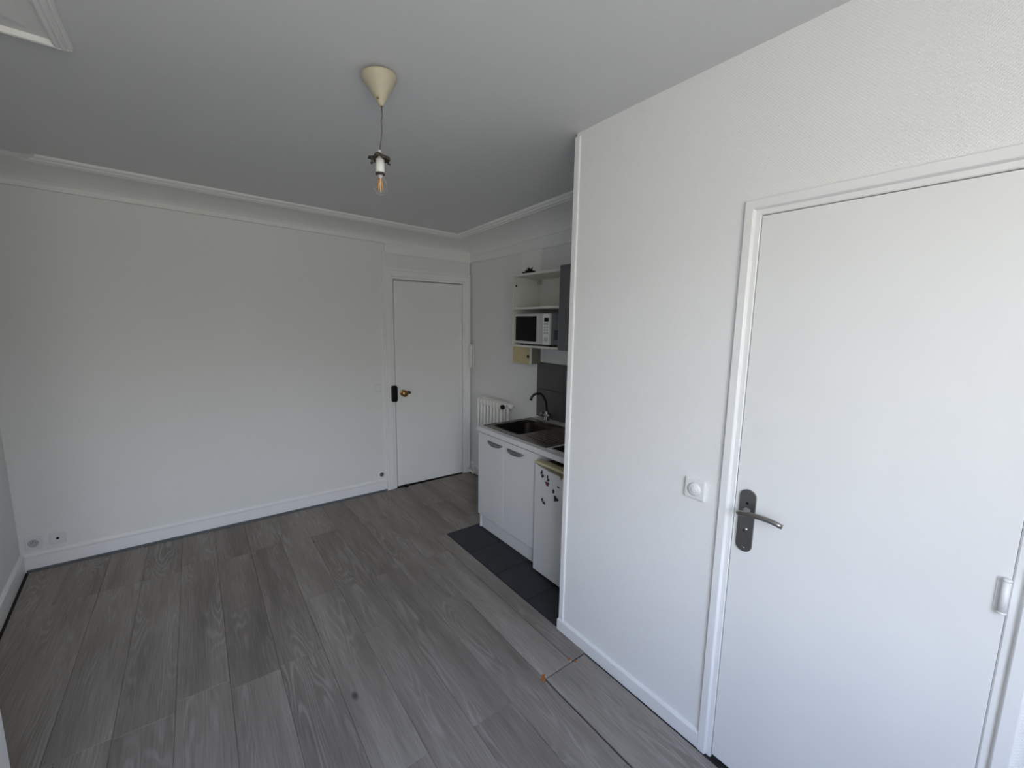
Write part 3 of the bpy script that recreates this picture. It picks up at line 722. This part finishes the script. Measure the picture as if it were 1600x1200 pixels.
for r_ in range(4):
    for c_ in range(2):
        y = MY0 + .017 + c_ * .027; z = MZ1 - .086 - r_ * .023
        piece('button', MGPL, cp, MFX - .0025, MFX + .001, y, y + .018, z, z + .013, .001)
part('dial', lathe(nb(), [(.018, 0), (.017, .010), (.014, .013), (0, .013)], (MFX, MY0 + .037, MZ0 + .047), (-1, 0, 0), 20), MSILV, cp)
for y in (MY0 + .04, MY1 - .04):
    for x in (2.20, 2.38): part('foot', lathe(nb(), [(.012, 0), (.010, .011), (0, .011)], (x, y, 1.508), (0, 0, 1), 12), MBLACK, t)
bm = nb()
for k in range(6): box(bm, 2.20, 2.27, MY0 + .001, MY0 + .0035, MZ0 + .045 + k * .012, MZ0 + .050 + k * .012)
part('vent_slots', bm, MBLACK, t)
# oddment on top of the shelf
t = thing('cable_oddment', 'small tangle of black cable lying on top of the white wall shelf', 'cable', (2.235, 2.745, 2.077))
bm = nb(); rnd = random.Random(3); pts = []
for k in range(26):
    a = k * .95; pts.append((2.235 + .028 * math.cos(a) + rnd.uniform(-.006, .006), 2.745 + .050 * math.sin(a * .8) + rnd.uniform(-.008, .008), 2.083 + .0011 * k + rnd.uniform(0, .010)))
pts += [(2.23, 2.705, 2.120), (2.225, 2.695, 2.130)]
part('lead', tube(bm, pts, .004, 6), MBLACK, t)
bm = nb(); blob(bm, (2.232, 2.728, 2.108), (.018, .036, .017), .55, seed=5)
part('plug', bm, MBLACK, t)
bm = nb(); tube(bm, [(2.225, 2.795, 2.081), (2.215, 2.78, 2.095), (2.22, 2.76, 2.125), (2.225, 2.74, 2.14), (2.22, 2.715, 2.128)], .003, 6)
part('loose_wire', bm, MGPL, t, 'pale grey loose wire')
# fuse box under the shelf
t = thing('fuse_box', 'beige fuse box with olive side, fixed to the wall under the shelf unit', 'fuse box', (K, 2.91, 1.33))
part('housing', box(nb(), 2.318, K, 2.792, 3.030, 1.336, 1.488, .003), MOLIVE, t, 'olive grey housing')
part('cover', box(nb(), 2.300, 2.317, 2.794, 3.034, 1.333, 1.491, .004, 2), MBEIGE, t, 'beige front cover')
part('cover_edge', box(nb(), 2.299, 2.317, 2.785, 2.7935, 1.333, 1.491, .002), MWPL, t, 'white edge strip')
part('main_switch', lathe(nb(), [(.012, 0), (.012, .008), (.008, .012), (0, .012)], (2.301, 2.812, 1.400), (-1, 0, 0), 14), MBLACK, t, 'dark switch button')
part('conduit', box(nb(), K - .018, K + .001, 2.772, 2.789, 1.351, 1.491, .002), MWPL, t, 'white cable conduit')
# door stop
bm = nb(); poly_extrude(bm, [(1.628, 3.925, 0), (1.628, 3.962, 0), (1.628, 3.962, .022), (1.628, 3.935, .016)], (.030, 0, 0))
solo('door_stop', bm, MBLACK, 'tiny black rubber wedge on the floor against the entry door', 'door stop', (1.643, 3.945, 0))

# ------------------------------------------------------------------ pendant lamp
PX, PY = .606, 1.630
zc = cz(PX, PY)
t = thing('pendant_lamp', 'bare bulb pendant lamp with cream cone canopy hanging from the ceiling', 'lamp', (PX, PY, zc))
tilt = (0.06, -0.02, -1)
part('canopy_bracket', lathe(nb(), [(.030, -.002), (.030, .012), (0, .012)], (PX, PY, zc), (0, 0, -1), 20), MRUST, t)
part('canopy', lathe(nb(), [(.052, .004), (.060, .000), (.0625, .002), (.0625, .008), (.058, .018), (.014, .089), (.010, .096), (.009, .101), (0, .101)], (PX, PY, zc - .009), tilt, 32), MCREAM, t, 'yellowed cream cone')
part('canopy_screw', lathe(nb(), [(.004, 0), (.004, .004), (0, .005)], (PX - .010, PY - .012, zc - .090), (-.5, -.7, -.3), 8), MBRASS, t)
q = Vector((PX, PY, zc)) + Vector(tilt).normalized() * .106
part('cord', tube(nb(), [q, q + Vector((.001, 0, -.04)), q + Vector((-.002, .001, -.055)), q + Vector((-.001, 0, -.09)), (PX - .005, PY, 2.300)], .0022, 8), MCORD, t)
bx, by = PX - .005, PY
part('cord_grip', lathe(nb(), [(.0065, 0), (.0065, .018), (.009, .020), (.009, .026), (0, .026)], (bx, by, 2.305), (0, 0, -1), 14), MWPL, t)
# rusty gallery ring with lobes
bm = nb(); n = 40; rings = []
for k in range(n):
    a = 2 * math.pi * k / n; w = .034 + .006 * math.sin(5 * a) ; dz = .004 * math.sin(3 * a + 1)
    rings.append([bm.verts.new((bx + r * math.cos(a), by + r * math.sin(a), 2.280 + z + dz)) for r, z in ((.012, .004), (w, .002), (w + .003, -.008), (w - .002, -.010), (w - .004, -.003), (.012, 0))])
for k in range(n):
    a, b = rings[k], rings[(k + 1) % n]
    for j in range(6): bm.faces.new((a[j], a[(j + 1) % 6], b[(j + 1) % 6], b[j])).smooth = True
for a in (.3, 2.0, 3.5, 5.0):
    c = Vector((bx + .036 * math.cos(a), by + .036 * math.sin(a), 2.270)); tube(bm, [c, c + Vector((.010 * math.cos(a), .010 * math.sin(a), -.002))], .0035, 8)
tube(bm, [(bx - .034, by - .012, 2.268), (bx - .036, by - .014, 2.258), (bx - .032, by - .013, 2.250), (bx - .036, by - .013, 2.246)], .0024, 8)
part('gallery_ring', bm, MRUST, t, 'rusty dark gallery ring')
part('lamp_holder', lathe(nb(), [(.010, 0), (.0165, .003), (.0165, .048), (.0150, .050), (0, .050)], (bx, by, 2.276), (0, 0, -1), 24), MWPL, t, 'white lamp holder')
part('holder_rim', lathe(nb(), [(.0172, 0), (.0172, .006), (.013, .008), (0, .008)], (bx, by, 2.2255), (0, 0, -1), 24), MRUST, t, 'dark holder rim')
bulb = part('bulb', lathe(nb(), [(.0125, 0), (.0130, .004), (.018, .014), (.0235, .026), (.0255, .038), (.0245, .050), (.020, .061), (.012, .068), (.004, .071), (0, .0715)], (bx, by, 2.217), (0, 0, -1), 32), MGLASS, t, 'clear glass filament bulb', True)
for k in range(4):
    a = k * math.pi / 2 + .5; c, s = math.cos(a), math.sin(a)
    part('filament', tube(nb(), [(bx + .0055 * c, by + .0055 * s, 2.205), (bx + .009 * c, by + .009 * s, 2.163)], .0026, 8), MFILA, bulb, 'amber filament rod')
part('bulb_stem', lathe(nb(), [(.007, 0), (.005, .010), (.002, .018), (.002, .06), (0, .06)], (bx, by, 2.2165), (0, 0, -1), 12), MWPL, bulb)
